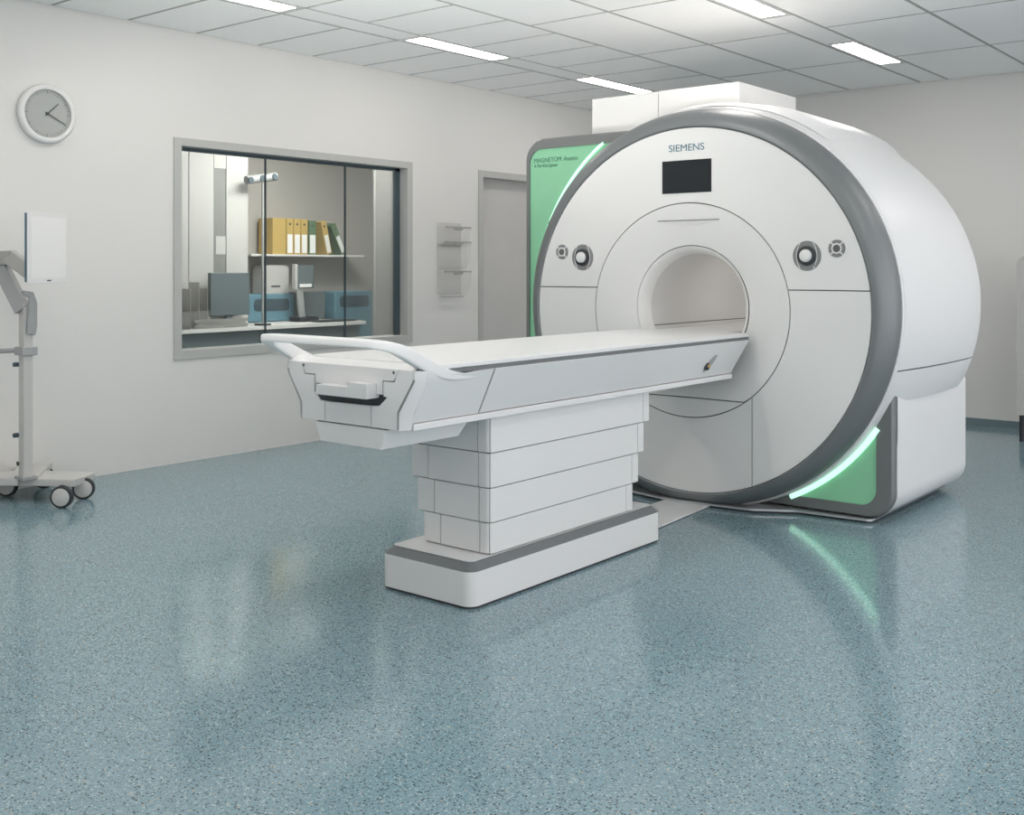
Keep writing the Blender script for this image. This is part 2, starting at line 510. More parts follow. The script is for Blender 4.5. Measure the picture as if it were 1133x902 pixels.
# control room shell
CX0 = -8.15
c0, c1, d0, d1 = CX0, XL - WT, 3.2, 8.3
tag(box('floor_control_room', c0, c1, d0, d1, -.06, 0, M['room_floor']), kind='structure')
tag(box('ceiling_control_room', c0, c1, d0, d1, 2.6, 2.66, M['cupboard']), kind='structure')
tag(box('wall_control_room_back', c0 - .1, c0, d0 - .1, d1 + .1, -.06, 2.66, M['room_wall']), kind='structure')
tag(box('wall_control_room_near', c0, c1, d0 - .1, d0, -.06, 2.66, M['room_wall']), kind='structure')
tag(box('wall_control_room_far', c0, c1, d1, d1 + .1, -.06, 2.66, M['room_wall']), kind='structure')
t = thing('ceiling_light', 'square lamp in the control room ceiling, out of view', 'lamp', (-6.9, 5.4, 2.6))
box('lamp_frame', -7.0, -6.4, 5.4, 6.6, 2.585, 2.6, M['lamp_frame'], t)
box('diffuser', -6.95, -6.45, 5.45, 6.55, 2.58, 2.585, M['lamp2'], t)

# ================================================================== MRI SCANNER
GXc = -2.888
mri = thing('mri_scanner', 'large white ring-shaped MRI scanner with grey bezel and glowing green corner panels', 'scanner', (GXc, 5.7, 0))
FY = 5.0
FE = (GXc, 1.029, 0.984, 0.9556)      # face ellipse
R2 = (-2.893, 1.0265, 0.581, 0.5634)  # collar outer ellipse
BE = (-2.893, 1.036, 0.335, 0.329)    # bore edge ellipse at y = 5.05
def ep(e, a): return (e[0] + e[2] * cos(a), e[1] + e[3] * sin(a))
def ang_z(e, z, right=True):
    a = math.asin(max(-1, min(1, (z - e[1]) / e[3])))
    return a if right else pi - a
def ang_x(e, x, top=False):
    a = math.acos(max(-1, min(1, (x - e[0]) / e[2])))
    return a if top else -a
def collar_y(x, z):
    # soft dish of the collar: 0 at its rim, 0.05 m deep at the bore edge
    a = atan2((z - R2[1]) / R2[3], (x - R2[0]) / R2[2])
    r = sqrt(((x - R2[0]) / R2[2]) ** 2 + ((z - R2[1]) / R2[3]) ** 2)
    rb = BE[2] / R2[2]
    t = max(0, min(1, (1 - r) / (1 - rb)))
    return FY + .05 * t ** 1.6
def panel(name, inner, outer, m, yfun=None, th=.012, nr=2, ends=True):
    """strip panel between two matching 2D curves with side walls"""
    yfun = yfun or (lambda x, z: FY)
    n = len(inner); mb = MB()
    rows = []
    for j in range(nr + 1):
        t = j / nr
        row = []
        for i in range(n):
            x = inner[i][0] * (1 - t) + outer[i][0] * t; z = inner[i][1] * (1 - t) + outer[i][1] * t
            row.append((x, yfun(x, z), z))
        rows.append(row)
    mb.grid(rows)
    back = lambda r: [(x, y + th, z) for x, y, z in r]
    mb.grid([rows[0], back(rows[0])]); mb.grid([rows[-1], back(rows[-1])])
    e0 = [r[0] for r in rows]; e1 = [r[-1] for r in rows]
    if ends:
        mb.grid([e0, back(e0)]); mb.grid([e1, back(e1)])
    return mb.build(name, m, mri, smooth=True)
def arc(e, a, b, n): return [ep(e, a + (b - a) * i / (n - 1)) for i in range(n)]
SG = .0028
def shrink(e, d): return (e[0], e[1], e[2] + d, e[3] + d)
FO = shrink(FE, -.002); RI = shrink(R2, SG)
zs = 1.139; xr, xl = -2.517, -3.262
N = 72
panel('upper_face_panel', arc(RI, ang_z(RI, zs + SG), pi - ang_z(RI, zs + SG), N), arc(FO, ang_z(FO, zs + SG), pi - ang_z(FO, zs + SG), N), M['white'])
panel('lower_face_panel', arc(RI, ang_x(RI, xr + SG), ang_z(RI, zs - SG), 40), arc(FO, ang_x(FO, xr + SG), ang_z(FO, zs - SG), 40), M['white'])
panel('lower_face_panel', arc(RI, -ang_z(RI, zs - SG) - 0 if False else pi - ang_z(RI, zs - SG), 2 * pi + ang_x(RI, xl - SG), 40), arc(FO, pi - ang_z(FO, zs - SG), 2 * pi + ang_x(FO, xl - SG), 40), M['white'])
panel('lower_face_panel', arc(RI, ang_x(RI, xl + SG), ang_x(RI, xr - SG), 40), arc(FO, ang_x(FO, xl + SG), ang_x(FO, xr - SG), 40), M['white'])
# collar: annulus with its lower segment cut off by a horizontal seam
RO = shrink(R2, -SG); BI = shrink(BE, .003)
zc = .566
inn, out_ = [], []
for i in range(145):
    a = 2 * pi * i / 144
    pi_ = ep(BI, a); po = ep(RO, a)
    if po[1] < zc + SG:
        # move along the ray from the ellipse centre to the chord
        k = (zc + SG - pi_[1]) / (po[1] - pi_[1])
        po = (pi_[0] + (po[0] - pi_[0]) * k, zc + SG)
    inn.append(pi_); out_.append(po)
collar = panel('bore_collar', inn, out_, M['white'], collar_y, nr=8, ends=False)
aa = ang_z(RO, zc - SG)
seg = arc(RO, aa, -pi - aa, 40)
panel('collar_lower_segment', [(p[0], zc - SG) for p in seg], seg, M['white'], collar_y, nr=2)
# backing behind seams
rows = []
for k, (e, y) in enumerate(((shrink(BE, .006), FY + .068), (shrink(R2, -.1), FY + .036), (shrink(R2, 0), FY + .014), (shrink(FE, .001), FY + .014))):
    rows.append([(x, y, z) for x, z in (ep(e, 2 * pi * i / 96) for i in range(96))])
MB().grid(rows, closed=True).build('seam_backing', M['seam'], mri)
# finger recess crease above the bore
cz = MB(); rows = []
for i in range(25):
    t = i / 24; x = -3.073 + .368 * t; sag = .022 * (1 - (2 * t - 1) ** 2)
    y = collar_y(x, 1.49)
    rows.append([(x, y - .0015, 1.499), (x, y - .008 * (1 - (2 * t - 1) ** 2) - .0015, 1.497 ), (x, y - .001, 1.497 - sag)])
cz.grid(rows).build('finger_recess', M['white'], mri, smooth=True)
MB().tube([(-3.073 + .368 * i / 24, collar_y(-3.073 + .368 * i / 24, 1.5) - .0005 - .008 * (1 - (i / 12 - 1) ** 2), 1.499 - .001) for i in range(25)], .0022, 6).build('recess_line', M['seam'], mri)

# bore tunnel: flared lip then liner, split by a seam at z = 0.985
def bore_grid(prof, a0, a1, n=90):
    rows = []
    for y, rx, rz, c in prof:
        r = []
        for i in range(n + 1):
            f0 = math.asin((.935 - c[1]) / rz) if a0 == 's' else a0
            f1 = pi - f0 if a0 == 's' else a1
            if a0 == 'b': f0 = math.asin((.930 - c[1]) / rz); f1 = -pi - f0
            a = f0 + (f1 - f0) * i / n
            r.append((c[0] + rx * cos(a), y, c[1] + rz * sin(a)))
        rows.append(r)
    return rows
C0 = (-2.893, 1.036)
MB().grid(bore_grid([(5.047, .334, .328, C0), (5.05, .329, .323, C0), (5.056, .320, .314, C0), (5.068, .310, .304, C0), (5.085, .302, .296, C0), (5.105, .297, .291, C0), (5.125, .295, .289, C0)], 0, 2 * pi, 120)).build('bore_lip', M['white'], mri, smooth=True)
MB().grid(bore_grid([(5.125, .295, .289, C0), (6.36, .295, .289, C0)], 's', 0)).build('bore_liner', M['bore'], mri, smooth=True)
MB().grid(bore_grid([(5.125, .295, .289, C0), (6.36, .295, .289, C0)], 'b', 0)).build('bore_liner', M['bore'], mri, smooth=True)
rows = bore_grid([(5.11, .298, .292, C0), (6.36, .298, .292, C0)], 0, 2 * pi, 60)
MB().grid(rows).build('bore_backing', M['seam'], mri)

box('bore_slide', -3.108, -2.668, 5.005, 6.3, .885, .916, M['white_table'], mri, bevel=.004)
# added glowing strip on the bore's hidden upper right, to brighten the liner
bl = []
for k in range(2):
    bl.append([(-2.893 + .293 * cos(a), 5.5 + .7 * k, 1.036 + .287 * sin(a)) for a in (radians(15), radians(25), radians(35))])
MB().grid(bl).build('bore_fill', M['bore_fill'], mri)

# bezel ring (rounded grey tube band) from the face edge outwards and back
bz = [(5.014, .984, .9556, 1.029), (4.999, .985, .957, 1.029), (4.993, .992, .964, 1.0295), (4.994, 1.006, .978, 1.031), (5.003, 1.026, .998, 1.034),
      (5.020, 1.048, 1.018, 1.038), (5.045, 1.066, 1.034, 1.041), (5.075, 1.077, 1.044, 1.043), (5.105, 1.083, 1.049, 1.044), (5.118, 1.083, 1.049, 1.044), (5.122, 1.074, 1.04, 1.044)]
rows = [[(GXc + rx * cos(2 * pi * i / 160), y, max(.012, c + rz * sin(2 * pi * i / 160))) for i in range(160)] for y, rx, rz, c in bz]
MB().grid(rows, closed=True).build('bezel_ring', M['bezel'], mri, smooth=True)
# pale lip of the outer shell behind the bezel
lp = [(5.118, 1.070, 1.036, 1.044), (5.120, 1.088, 1.054, 1.045), (5.128, 1.093, 1.059, 1.045), (5.134, 1.0945, 1.0605, 1.045), (5.2, 1.080, 1.046, 1.046)]
lx = [(5.132, 1.0942, 1.0602, 1.045), (5.160, 1.0965, 1.0625, 1.045), (5.205, 1.100, 1.066, 1.046)]
rows = [[(GXc + rx * cos(radians(-158 + 136 * i / 100)), y, max(.006, c + rz * sin(radians(-158 + 136 * i / 100)))) for i in range(101)] for y, rx, rz, c in lx]
MB().grid(rows).build('shell_lip', M['white_gloss'], mri, smooth=True)
rows = [[(GXc + rx * cos(2 * pi * i / 160), y, max(.006, c + rz * sin(2 * pi * i / 160))) for i in range(160)] for y, rx, rz, c in lp]
MB().grid(rows, closed=True).build('shell_lip', M['white_gloss'], mri, smooth=True)
# barrel shell, upper part and lower right part separated by a seam at z = 0.757
sh = [(5.130, 1.0945, 1.0605, 1.0455), (5.17, 1.098, 1.065, 1.046), (5.22, 1.103, 1.072, 1.047), (5.32, 1.114, 1.082, 1.05), (5.45, 1.125, 1.088, 1.05), (5.6, 1.132, 1.09, 1.05), (5.8, 1.136, 1.088, 1.05),
      (6.0, 1.134, 1.080, 1.05), (6.15, 1.128, 1.068, 1.05), (6.27, 1.112, 1.045, 1.05), (6.33, 1.09, 1.02, 1.05), (6.36, 1.05, .98, 1.05)]
def shell(zlo, zhi, name):
    rows = []
    for y, rx, rz, c in sh:
        if zhi is None:
            a = math.asin((zlo - c) / rz); A = [a + (pi - 2 * a) * i / 120 for i in range(121)]
        else:
            a0 = math.asin(max(-1, (zlo - c) / rz)); a1 = math.asin((zhi - c) / rz); A = [a0 + (a1 - a0) * i / 30 for i in range(31)]
        rows.append([(GXc + rx * cos(a), y, c + rz * sin(a)) for a in A])
    inner = [[(GXc + (x - GXc) * .985, y, 1.05 + (z - 1.05) * .985 if abs(z - (zlo)) > 1e-4 and (zhi is None or abs(z - zhi) > 1e-4) else z) for x, y, z in r] for r in rows]
    mb = MB().grid(rows)
    mb.grid([[r[0] for r in rows], [r[0] for r in inner]]); mb.grid([[r[-1] for r in rows], [r[-1] for r in inner]])
    return mb.build(name, M['white_gloss'], mri, smooth=True)
shell(.760, None, 'outer_shell')
shell(.595, .753, 'outer_shell_skirt')
rows = [[(GXc + (rx - .012) * cos(-.95 + 1.9 * i / 60), y, c + (rz - .012) * sin(-.95 + 1.9 * i / 60)) for i in range(61)] for y, rx, rz, c in sh]
MB().grid(rows).build('shell_backing', M['seam'], mri)
# back cover of the barrel
e = sh[-1]
rows = [[(GXc + k * e[1] * cos(2 * pi * i / 96), 6.36, max(.03, 1.05 + k * e[2] * sin(2 * pi * i / 96))) for i in range(96)] for k in (1.0, .295)]
MB().grid(rows, closed=True).build('back_cover', M['white_gloss'], mri)
# raised top cover on the barrel with its stepped right edge
rows = []
for y, k in ((5.20, .0), (5.24, .016), (5.5, .022), (6.1, .028), (6.30, .03), (6.34, 0.0)):
    i0 = min(range(len(sh)), key=lambda q: abs(sh[q][0] - y)); 
    for q in range(len(sh) - 1):
        if sh[q][0] <= y <= sh[q + 1][0]:
            t_ = (y - sh[q][0]) / (sh[q + 1][0] - sh[q][0]); rx = sh[q][1] * (1 - t_) + sh[q + 1][1] * t_; rz = sh[q][2] * (1 - t_) + sh[q + 1][2] * t_
    r = []
    for i in range(41):
        a = radians(52) + radians(80) * i / 40
        kk = k * min(1, min(i, 40 - i) / 2.0)
        r.append((GXc + (rx + kk) * cos(a), y, 1.05 + (rz + kk) * sin(a)))
    rows.append(r)
MB().grid(rows).build('top_cover', M['white_gloss'], mri, smooth=True)
# box on top, in two sections with a seam
box('top_box', -3.372, -2.846, 5.5, 6.24, 1.99, 2.29, M['white'], mri, bevel=.006)
box('top_box', -3.848, -3.376, 5.5, 6.24, 1.6, 2.288, M['white'], mri, bevel=.004)

# side housings with grey frame and green backlit panel
HY0, HY1 = 5.2, 6.33
# right: low housing
ro = [(-3.0, .028), (-1.872, .028), (-1.872, .64), (-2.2, .64), (-2.9, .35)]
rr = rounded(ro, [0, .13, 0, 0, 0], 12)
MB().prism(rr, 'y', HY0 + .03, HY1).build('housing', M['white_gloss'], mri, bevel=.012, smooth=True, label='low white housing at the right foot of the scanner')
fi = rounded([(-3.0, .085), (-1.958, .085), (-1.958, .64), (-3.0, .64)], [0, .085, 0, 0], 12)
def frame(outer, inner, y0, y1, name, m):
    """flat frame between outer and inner open paths of equal length"""
    mb = MB()
    mb.grid([[(x, y0 + .012, z) for x, z in outer], [(x, y0, z) for x, z in [((a[0] * .85 + b[0] * .15), (a[1] * .85 + b[1] * .15)) for a, b in zip(outer, inner)]],
             [(x, y0, z) for x, z in inner], [(x, y1, z) for x, z in inner]])
    mb.grid([[(x, y0 + .012, z) for x, z in outer], [(x, y1 + .02, z) for x, z in outer]])
    return mb.build(name, m, mri, smooth=True)
def rpath(pts, rad, seg=12):
    full = rounded([pts[0]] + pts[1:-1] + [pts[-1]], [0] + rad + [0], seg)
    return full
po = rpath([(-3.1, .028), (-1.872, .028), (-1.872, .632)], [.13])
pin = rpath([(-3.1, .085), (-1.958, .085), (-1.958, .53)], [.085])
frame(po, pin, HY0, HY0 + .03, 'panel_frame', M['frame_grey'])
MB().prism(rounded([(-3.05, .08), (-1.953, .08), (-1.953, .6), (-3.05, .6)], [0, .09, 0, 0], 10), 'y', HY0 + .012, HY0 + .03).build('green_panel', M['green'], mri)
# left: tall housing
lo = rounded([(-4.13, .028), (-3.42, .028), (-3.42, 1.5), (-3.2, 2.03), (-4.13, 2.03)], [.1, 0, 0, 0, .13], 12)
MB().prism(lo, 'y', HY0 + .03, HY1).build('housing', M['white_gloss'], mri, bevel=.012, smooth=True, label='tall white housing at the left of the scanner')
po = rpath([(-3.15, 2.03), (-4.13, 2.03), (-4.13, .06)], [.13])
pin = rpath([(-3.15, 1.968), (-4.105, 1.968), (-4.105, .06)], [.09])
frame(po, pin, HY0, HY0 + .03, 'panel_frame', M['frame_grey'])
MB().prism(rounded([(-4.11, .04), (-3.42, .04), (-3.42, 1.5), (-3.22, 1.972), (-4.11, 1.972)], [.05, 0, 0, 0, .09], 10), 'y', HY0 + .012, HY0 + .03).build('green_panel', M['green'], mri)
# light strips following the shell lip
def strip(a0, a1, rx=1.112, rz=1.078, y=HY0, r=.013):
    p = []
    for i in range(61):
        a = a0 + (a1 - a0) * i / 60
        p.append((GXc + rx * cos(a), y, 1.046 + rz * sin(a)))
    MB().tube(p, r, 10).build('light_strip', M['strip'], mri, smooth=True)
strip(radians(-64), radians(-32.5))
strip(radians(125), radians(214), 1.172, 1.136, HY0 + .008, .009)
# base plates under the scanner
MB().prism(rounded([(-3.55, 5.10), (-3.0, 4.985), (-2.55, 5.04), (-2.35, 5.16), (-1.98, 5.19), (-1.98, 6.30), (-4.05, 6.30), (-4.05, 5.19)], [.1, .25, .1, .1, .03, .03, .03, .03], 8), 'z', .012, .022).build('base_plate', M['silver'], mri)
MB().prism(rounded([(-3.5, 5.12), (-3.0, 5.01), (-2.55, 5.06), (-2.3, 5.2), (-2.0, 5.21), (-2.0, 6.28), (-4.0, 6.28), (-4.0, 5.21)], [.1, .25, .1, .1, .03, .03, .03, .03], 8), 'z', 0, .012).build('base_plinth', M['dark'], mri)
MB().box(-4.0, -1.97, 5.235, 6.28, .022, .05).build('plinth_block', M['dark'], mri)

# display and lettering
MB().box(-3.04, -2.746, FY - .003, FY + .004, 1.642, 1.815).build('display', M['screen'], mri, bevel=.001)
text('lettering', 'SIEMENS', .052, (-3.000, FY - .0012, 1.863), M['teal_text'], mri, width=.212)
text('lettering', 'MAGNETOM', .040, (-4.074, HY0 + .0105, 1.886), M['green_text'], mri, width=.205)
text('lettering', 'Avanto', .040, (-3.855, HY0 + .0105, 1.886), M['green_text'], mri, width=.105, tilt=.2)
text('lettering', 'A Tim+Dot System', .030, (-4.074, HY0 + .0105, 1.850), M['green_text'], mri, width=.175)

# control knobs
def knob(x, z, r, big):
    y = FY
    base = MB()
    base.lathe((x, y, z), 'y', [(0.0001, -.004), (r * .97, -.004), (r, -.002), (r, .004)], 40)
    o = base.build('control_ring', M['knob_grey'], mri, smooth=True)
    if big:
        MB().lathe((x, y, z), 'y', [(r * .66, -.004), (r * .64, -.012), (r * .44, -.016), (r * .44, -.004)], 32).build('inner_ring', M['dark'], o, smooth=True)
        MB().lathe((x, y, z), 'y', [(r * .42, -.004), (r * .42, -.022), (r * .38, -.028), (r * .3, -.031), (0.0001, -.032)], 32).build('push_knob', M['white'], o, smooth=True)
        for s in (-1, 1):
            pts = []
            for i in range(13):
                t = -1 + 2 * i / 12
                pts.append((x + s * r * (.46 + .26 * (1 - t * t)), y - .0045, z + t * r * .86))
            MB().tube(pts, .0022, 6).build('white_line', M['white'], o)
    else:
        MB().lathe((x, y, z), 'y', [(r * .62, -.0042), (r * .62, -.0052), (r * .44, -.0052), (r * .44, -.0042)], 32).build('white_line', M['white'], o)
        MB().lathe((x, y, z), 'y', [(r * .42, -.004), (r * .40, -.010), (0.0001, -.011)], 32).build('button', M['seam'], o, smooth=True)
        for q in range(4):
            a = pi / 4 + q * pi / 2
            MB().tube([(x + r * .6 * cos(a), y - .0048, z + r * .6 * sin(a)), (x + r * 1.0 * cos(a), y - .0048, z + r * 1.0 * sin(a))], .0035, 6).build('white_line', M['white'], o)
knob(-3.562, 1.307, .073, True)
knob(-2.224, 1.307, .073, True)
knob(-3.706, 1.339, .042, False)
knob(-2.073, 1.341, .042, False)

# ================================================================== PATIENT TABLE
TX = -2.868
tb = thing('patient_table', 'white height-adjustable patient table docked to the scanner on a stepped pedestal', 'table', (-2.84, 3.7, 0))
# pedestal base
bo = rounded([(-3.08, 2.96), (-2.605, 2.96), (-2.605, 4.28), (-3.08, 4.28)], .045, 8)
bi_ = rounded([(-3.075, 2.965), (-2.61, 2.965), (-2.61, 4.275), (-3.075, 4.275)], .045, 8)
bt = rounded([(-3.050, 2.992), (-2.635, 2.992), (-2.635, 4.250), (-3.050, 4.250)], .03, 8)
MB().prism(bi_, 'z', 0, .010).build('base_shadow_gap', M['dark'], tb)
MB().prism(bo, 'z', .010, .136).build('pedestal_base', M['white_table'], tb, smooth=True)
MB().grid([[(x, y, .136) for x, y in bo], [(x, y, .137) for x, y in bo], [(x, y, .163) for x, y in bt], [(x, y, .165) for x, y in bt]], closed=True).build('base_stripe', M['stripe'], tb)
MB().prism(bt, 'z', .150, .166).build('base_top', M['white_table'], tb)
# telescoping column: four tiers of cover panels
zt = [.168, .287, .419, .552, .688]
for k in range(4):
    z0, z1 = zt[k] + .0022, zt[k + 1] - .0022
    xr_ = -2.643 + .004 * k; xl_ = -2.985 - .030 * k; yf = 3.108 - .004 * k; yb = 4.092 + .040 * k
    box('tier_core', xl_ + .006, xr_ - .006, yf + .007, yb - .006, zt[k], zt[k + 1], M['seam'], tb)
    xs = -2.895 - .030 * k
    # wrap-around corner and side panel
    out = [(-2.690, yf)] + [(xr_ - .025 + .025 * sin(a), yf + .025 - .025 * cos(a)) for a in [radians(q * 11.25) for q in range(9)]] + [(xr_, yb - .053)]
    inn = [(xr_ - .014, yb - .053), (xr_ - .014, yf + .030), (xr_ - .030, yf + .014), (-2.690, yf + .014)]
    MB().prism(out + inn, 'z', z0, z1).build('side_cover', M['white_table'], tb, smooth=True)
    box('front_cover', xs + .003, -2.6945, yf, yf + .014, z0, z1, M['white_table'], tb)
    box('front_cover', xl_, xs - .003, yf + .003, yf + .017, z0, z1, M['white_table'], tb)
    box('end_cover', xr_ - .03, xr_ - .001, yb - .048, yb, z0, z1, M['white_table'], tb)
    box('side_cover', xl_, xl_ + .014, yf + .017, yb, z0, z1, M['white_table'], tb)
# flat connecting plate on the floor between pedestal and scanner
fp = MB().prism([(-3.02, 4.285), (-2.72, 4.285), (-2.775, 5.06), (-3.03, 5.06)], 'z', .003, .011).build('floor_plate', M['white_table'], loc=(-2.88, 4.68, 0), bevel=.003)

tag(fp, 'thin white plate on the floor linking table pedestal and scanner foot', 'plate')

# under-tray below the front end
def frustum(x0t, x1t, x0b, x1b, y0, y1t, y1b, zt_, zb):
    v = [(x0b, y0, zb), (x1b, y0, zb), (x1b, y1b, zb), (x0b, y1b, zb), (x0t, y0, zt_), (x1t, y0, zt_), (x1t, y1t, zt_), (x0t, y1t, zt_)]
    return MB().add(v, [(0, 3, 2, 1), (4, 5, 6, 7), (0, 1, 5, 4), (1, 2, 6, 5), (2, 3, 7, 6), (3, 0, 4, 7)])
frustum(-3.048, -2.676, -3.018, -2.703, 2.602, 3.04, 3.0, .693, .622).build('under_tray', M['white_table'], tb, bevel=.004)
# bottom rails and table body
for s in (-1, 1):
    xo = TX + s * .278
    MB().box(min(xo, xo - s * .05), max(xo, xo - s * .05), 2.648, 4.93, .692, .716).build('bottom_rail', M['white_table'], tb, bevel=.003)
box('table_core', TX - .25, TX + .25, 2.64, 4.90, .70, .888, M['seam'], tb)
box('table_underside', TX - .262, TX + .262, 2.63, 4.92, .693, .715, M['white_table'], tb)
# sloping side panels (main length)
def slope_panel(s, y0, y1b, y1t, name):
    xb, xt = TX + s * .270, TX + s * .350
    th = s * .03
    v = [(xb, y0, .718), (xb, y1b, .718), (xt, y1t, .886), (xt, y0, .886),
         (xb - th, y0, .718), (xb - th, y1b, .718), (xt - th, y1t, .886), (xt - th, y0, .886)]
    return MB().add(v, [(0, 1, 2, 3), (4, 7, 6, 5), (0, 4, 5, 1), (1, 5, 6, 2), (2, 6, 7, 3), (3, 7, 4, 0)]).build(name, M['white_table'], tb, bevel=.0025)
for s in (-1, 1):
    slope_panel(s, 2.997, 4.93, 4.975, 'side_panel')
# end wings: front ends of the side panels that rise and curve over into the grab handle
def wing(s):
    top = [(2.988, .886), (2.90, .885), (2.83, .881), (2.756, .884), (2.71, .896), (2.67, .905), (2.642, .902)]
    rows_o, rows_i = [], []
    n = 8
    for y, zt_ in top:
        ro_, ri_ = [], []
        for j in range(n + 1):
            z = .718 + (zt_ - .718) * j / n
            zz = min(1, (z - .718) / .168)
            x = .270 + .080 * zz
            ro_.append((TX + s * x, y, z)); ri_.append((TX + s * (x - .030), y, z))
        rows_o.append(ro_); rows_i.append(ri_)
    mb = MB().grid(rows_o).grid(rows_i)
    for a, b in ((0, 0), (-1, -1)):
        mb.grid([rows_o[a], rows_i[b]])
    mb.grid([[r[0] for r in rows_o], [r[0] for r in rows_i]]); mb.grid([[r[-1] for r in rows_o], [r[-1] for r in rows_i]])
    return mb.build('end_wing', M['white_table'], tb, smooth=True)
for s in (-1, 1):
    wing(s)
    xb, xt = TX + s * .266, TX + s * .346
    MB().add([(xb, 2.97, .718), (xb, 3.01, .718), (xt, 3.01, .884), (xt, 2.97, .884), (xb - s * .02, 2.97, .718), (xb - s * .02, 3.01, .718), (xt - s * .02, 3.01, .884), (xt - s * .02, 2.97, .884)],
             [(0, 1, 2, 3), (4, 7, 6, 5), (0, 4, 5, 1), (1, 5, 6, 2), (2, 6, 7, 3), (3, 7, 4, 0)]).build('panel_joint', M['seam'], tb)
# grab handle: the wings sweep up and over into a flat bar across the foot end
half = [(.326, 2.98, .868, .012, .008), (.3265, 2.90, .868, .0135, .010), (.328, 2.83, .869, .015, .013), (.330, 2.765, .876, .0175, .019), (.332, 2.71, .894, .019, .024), (.331, 2.655, .917, .019, .025),
        (.330, 2.60, .944, .020, .025), (.328, 2.55, .968, .021, .023), (.322, 2.515, .983, .023, .020), (.306, 2.488, .993, .026, .017), (.278, 2.470, .998, .028, .015), (.23, 2.460, 1.000, .028, .0145), (.15, 2.455, 1.001, .028, .0145), (.07, 2.453, 1.001, .028, .0145)]
path = [(TX + p[0], p[1], p[2], p[3], p[4]) for p in half] + [(TX, 2.453, 1.001, .028, .0145)] + [(TX - p[0], p[1], p[2], p[3], p[4]) for p in half[::-1]]
def bar(path, name):
    P = [Vector(p[:3]) for p in path]; rows = []
    for i, p in enumerate(P):
        wdt, hgt = path[i][3], path[i][4]
        t_ = (P[min(i + 1, len(P) - 1)] - P[max(i - 1, 0)]).normalized()
        side = t_.cross(Vector((0, 0, 1))).normalized()
        upv = side.cross(t_).normalized()
        r = []
        for k in range(20):
            a = 2 * pi * k / 20
            ca, sa = cos(a), sin(a)
            e_ = 2.0 / 4.2
            r.append(p + side * (wdt * (abs(ca) ** e_) * (1 if ca > 0 else -1)) + upv * (hgt * (abs(sa) ** e_) * (1 if sa > 0 else -1)))
        rows.append(r)
    mb = MB().grid(rows, closed=True)
    n0 = len(rows)
    mb.f.append(tuple(range(20))[::-1]); mb.f.append(tuple(range((n0 - 1) * 20, n0 * 20)))
    o = mb.build(name, M['white_table'], tb, smooth=True)
    sb = o.modifiers.new('sub', 'SUBSURF'); sb.levels = 1; sb.render_levels = 2
    return o
bar(path, 'grab_handle')
# cowl surface between shield and tabletop
rows = []
for y, z in ((2.601, .904), (2.62, .906), (2.66, .910), (2.70, .9125), (2.80, .9125)):
    r = []
    for i in range(21):
        u = -1 + 2 * i / 20
        r.append((TX + u * .332, y, z + (.045 * (max(0, abs(u) - .74) / .26) ** 1.3 * min(1, (y - 2.601) / .05) * (1 if y < 2.63 else .6 if y < 2.68 else 0))))
    rows.append(r)
mb = MB().grid(rows); mb.grid([rows[0], [(x, y, z - .03) for x, y, z in rows[0]]])
mb.build('end_cowl', M['white_table'], tb, smooth=True)

# foot end shield: dark backing plus separate plates
sy0, sy1 = 2.598, 2.612
MB().prism([(-3.197, .900), (-2.539, .900), (-2.539, .866), (-2.612, .756), (-2.612, .698), (-3.124, .698), (-3.124, .756), (-3.197, .866)], 'y', sy1, 2.66).build('shield_backing', M['dark'], tb)
SP = {
 'left': [(-3.186, 0.903), (-3.121, 0.903), (-3.098, 0.861), (-3.045, 0.860), (-3.045, 0.799), (-3.018, 0.771), (-2.988, 0.769), (-2.988, 0.698), (-3.112, 0.698), (-3.112, 0.759), (-3.186, 0.862)],
 'mid': [(-2.984, 0.769), (-2.749, 0.771), (-2.749, 0.698), (-2.984, 0.698)],
 'right': [(-2.745, 0.771), (-2.706, 0.774), (-2.668, 0.806), (-2.686, 0.809), (-2.686, 0.860), (-2.632, 0.860), (-2.610, 0.903), (-2.548, 0.903), (-2.548, 0.868), (-2.622, 0.758), (-2.622, 0.698), (-2.745, 0.698)],
 'cap': [(-3.116, 0.903), (-2.614, 0.903), (-2.637, 0.864), (-2.692, 0.863), (-2.692, 0.814), (-2.719, 0.814), (-2.719, 0.846), (-2.867, 0.847), (-2.867, 0.833), (-3.039, 0.832), (-3.039, 0.864), (-3.094, 0.864)]}
for k, p in SP.items():
    MB().prism(p, 'y', sy0, sy1 + .002).build('shield_plate', M['white_table'], tb)
MB().prism([(-2.980, 0.835), (-2.817, 0.835), (-2.817, 0.852), (-2.721, 0.852), (-2.721, 0.800), (-2.980, 0.799)], 'y', 2.55, 2.62).build('docking_block', M['white_table'], tb, bevel=.001)
MB().prism([(-3.045, .792), (-2.668, .803), (-2.703, .777), (-3.02, .771)], 'y', 2.606, 2.62).build('docking_slot', M['dark'], tb)
for x in (-3.103, -2.636):
    MB().cyl((x, 2.598, .893), 'y', .005, -.002, .004, 12).build('screw', M['seam'], tb)
# flanges outside the shield
for s in (-1, 1):
    fin = [(.330, .904), (.330, .866), (.2565, .756), (.2565, .697)]
    fou = [(.350, .902), (.343, .866), (.286, .756), (.270, .697)]
    ri = [(TX + s * x, 2.598, z) for x, z in fin]; rm = [(TX + s * (x * .6 + x2 * .4), 2.606, z * .6 + z2 * .4) for (x, z), (x2, z2) in zip(fin, fou)]
    ro_ = [(TX + s * x, 2.644, z) for x, z in fou]
    rb = [(TX + s * x, 2.66, z) for x, z in fin]
    MB().grid([rb, ri, rm, ro_]).build('shield_flange', M['white_table'], tb, smooth=True)
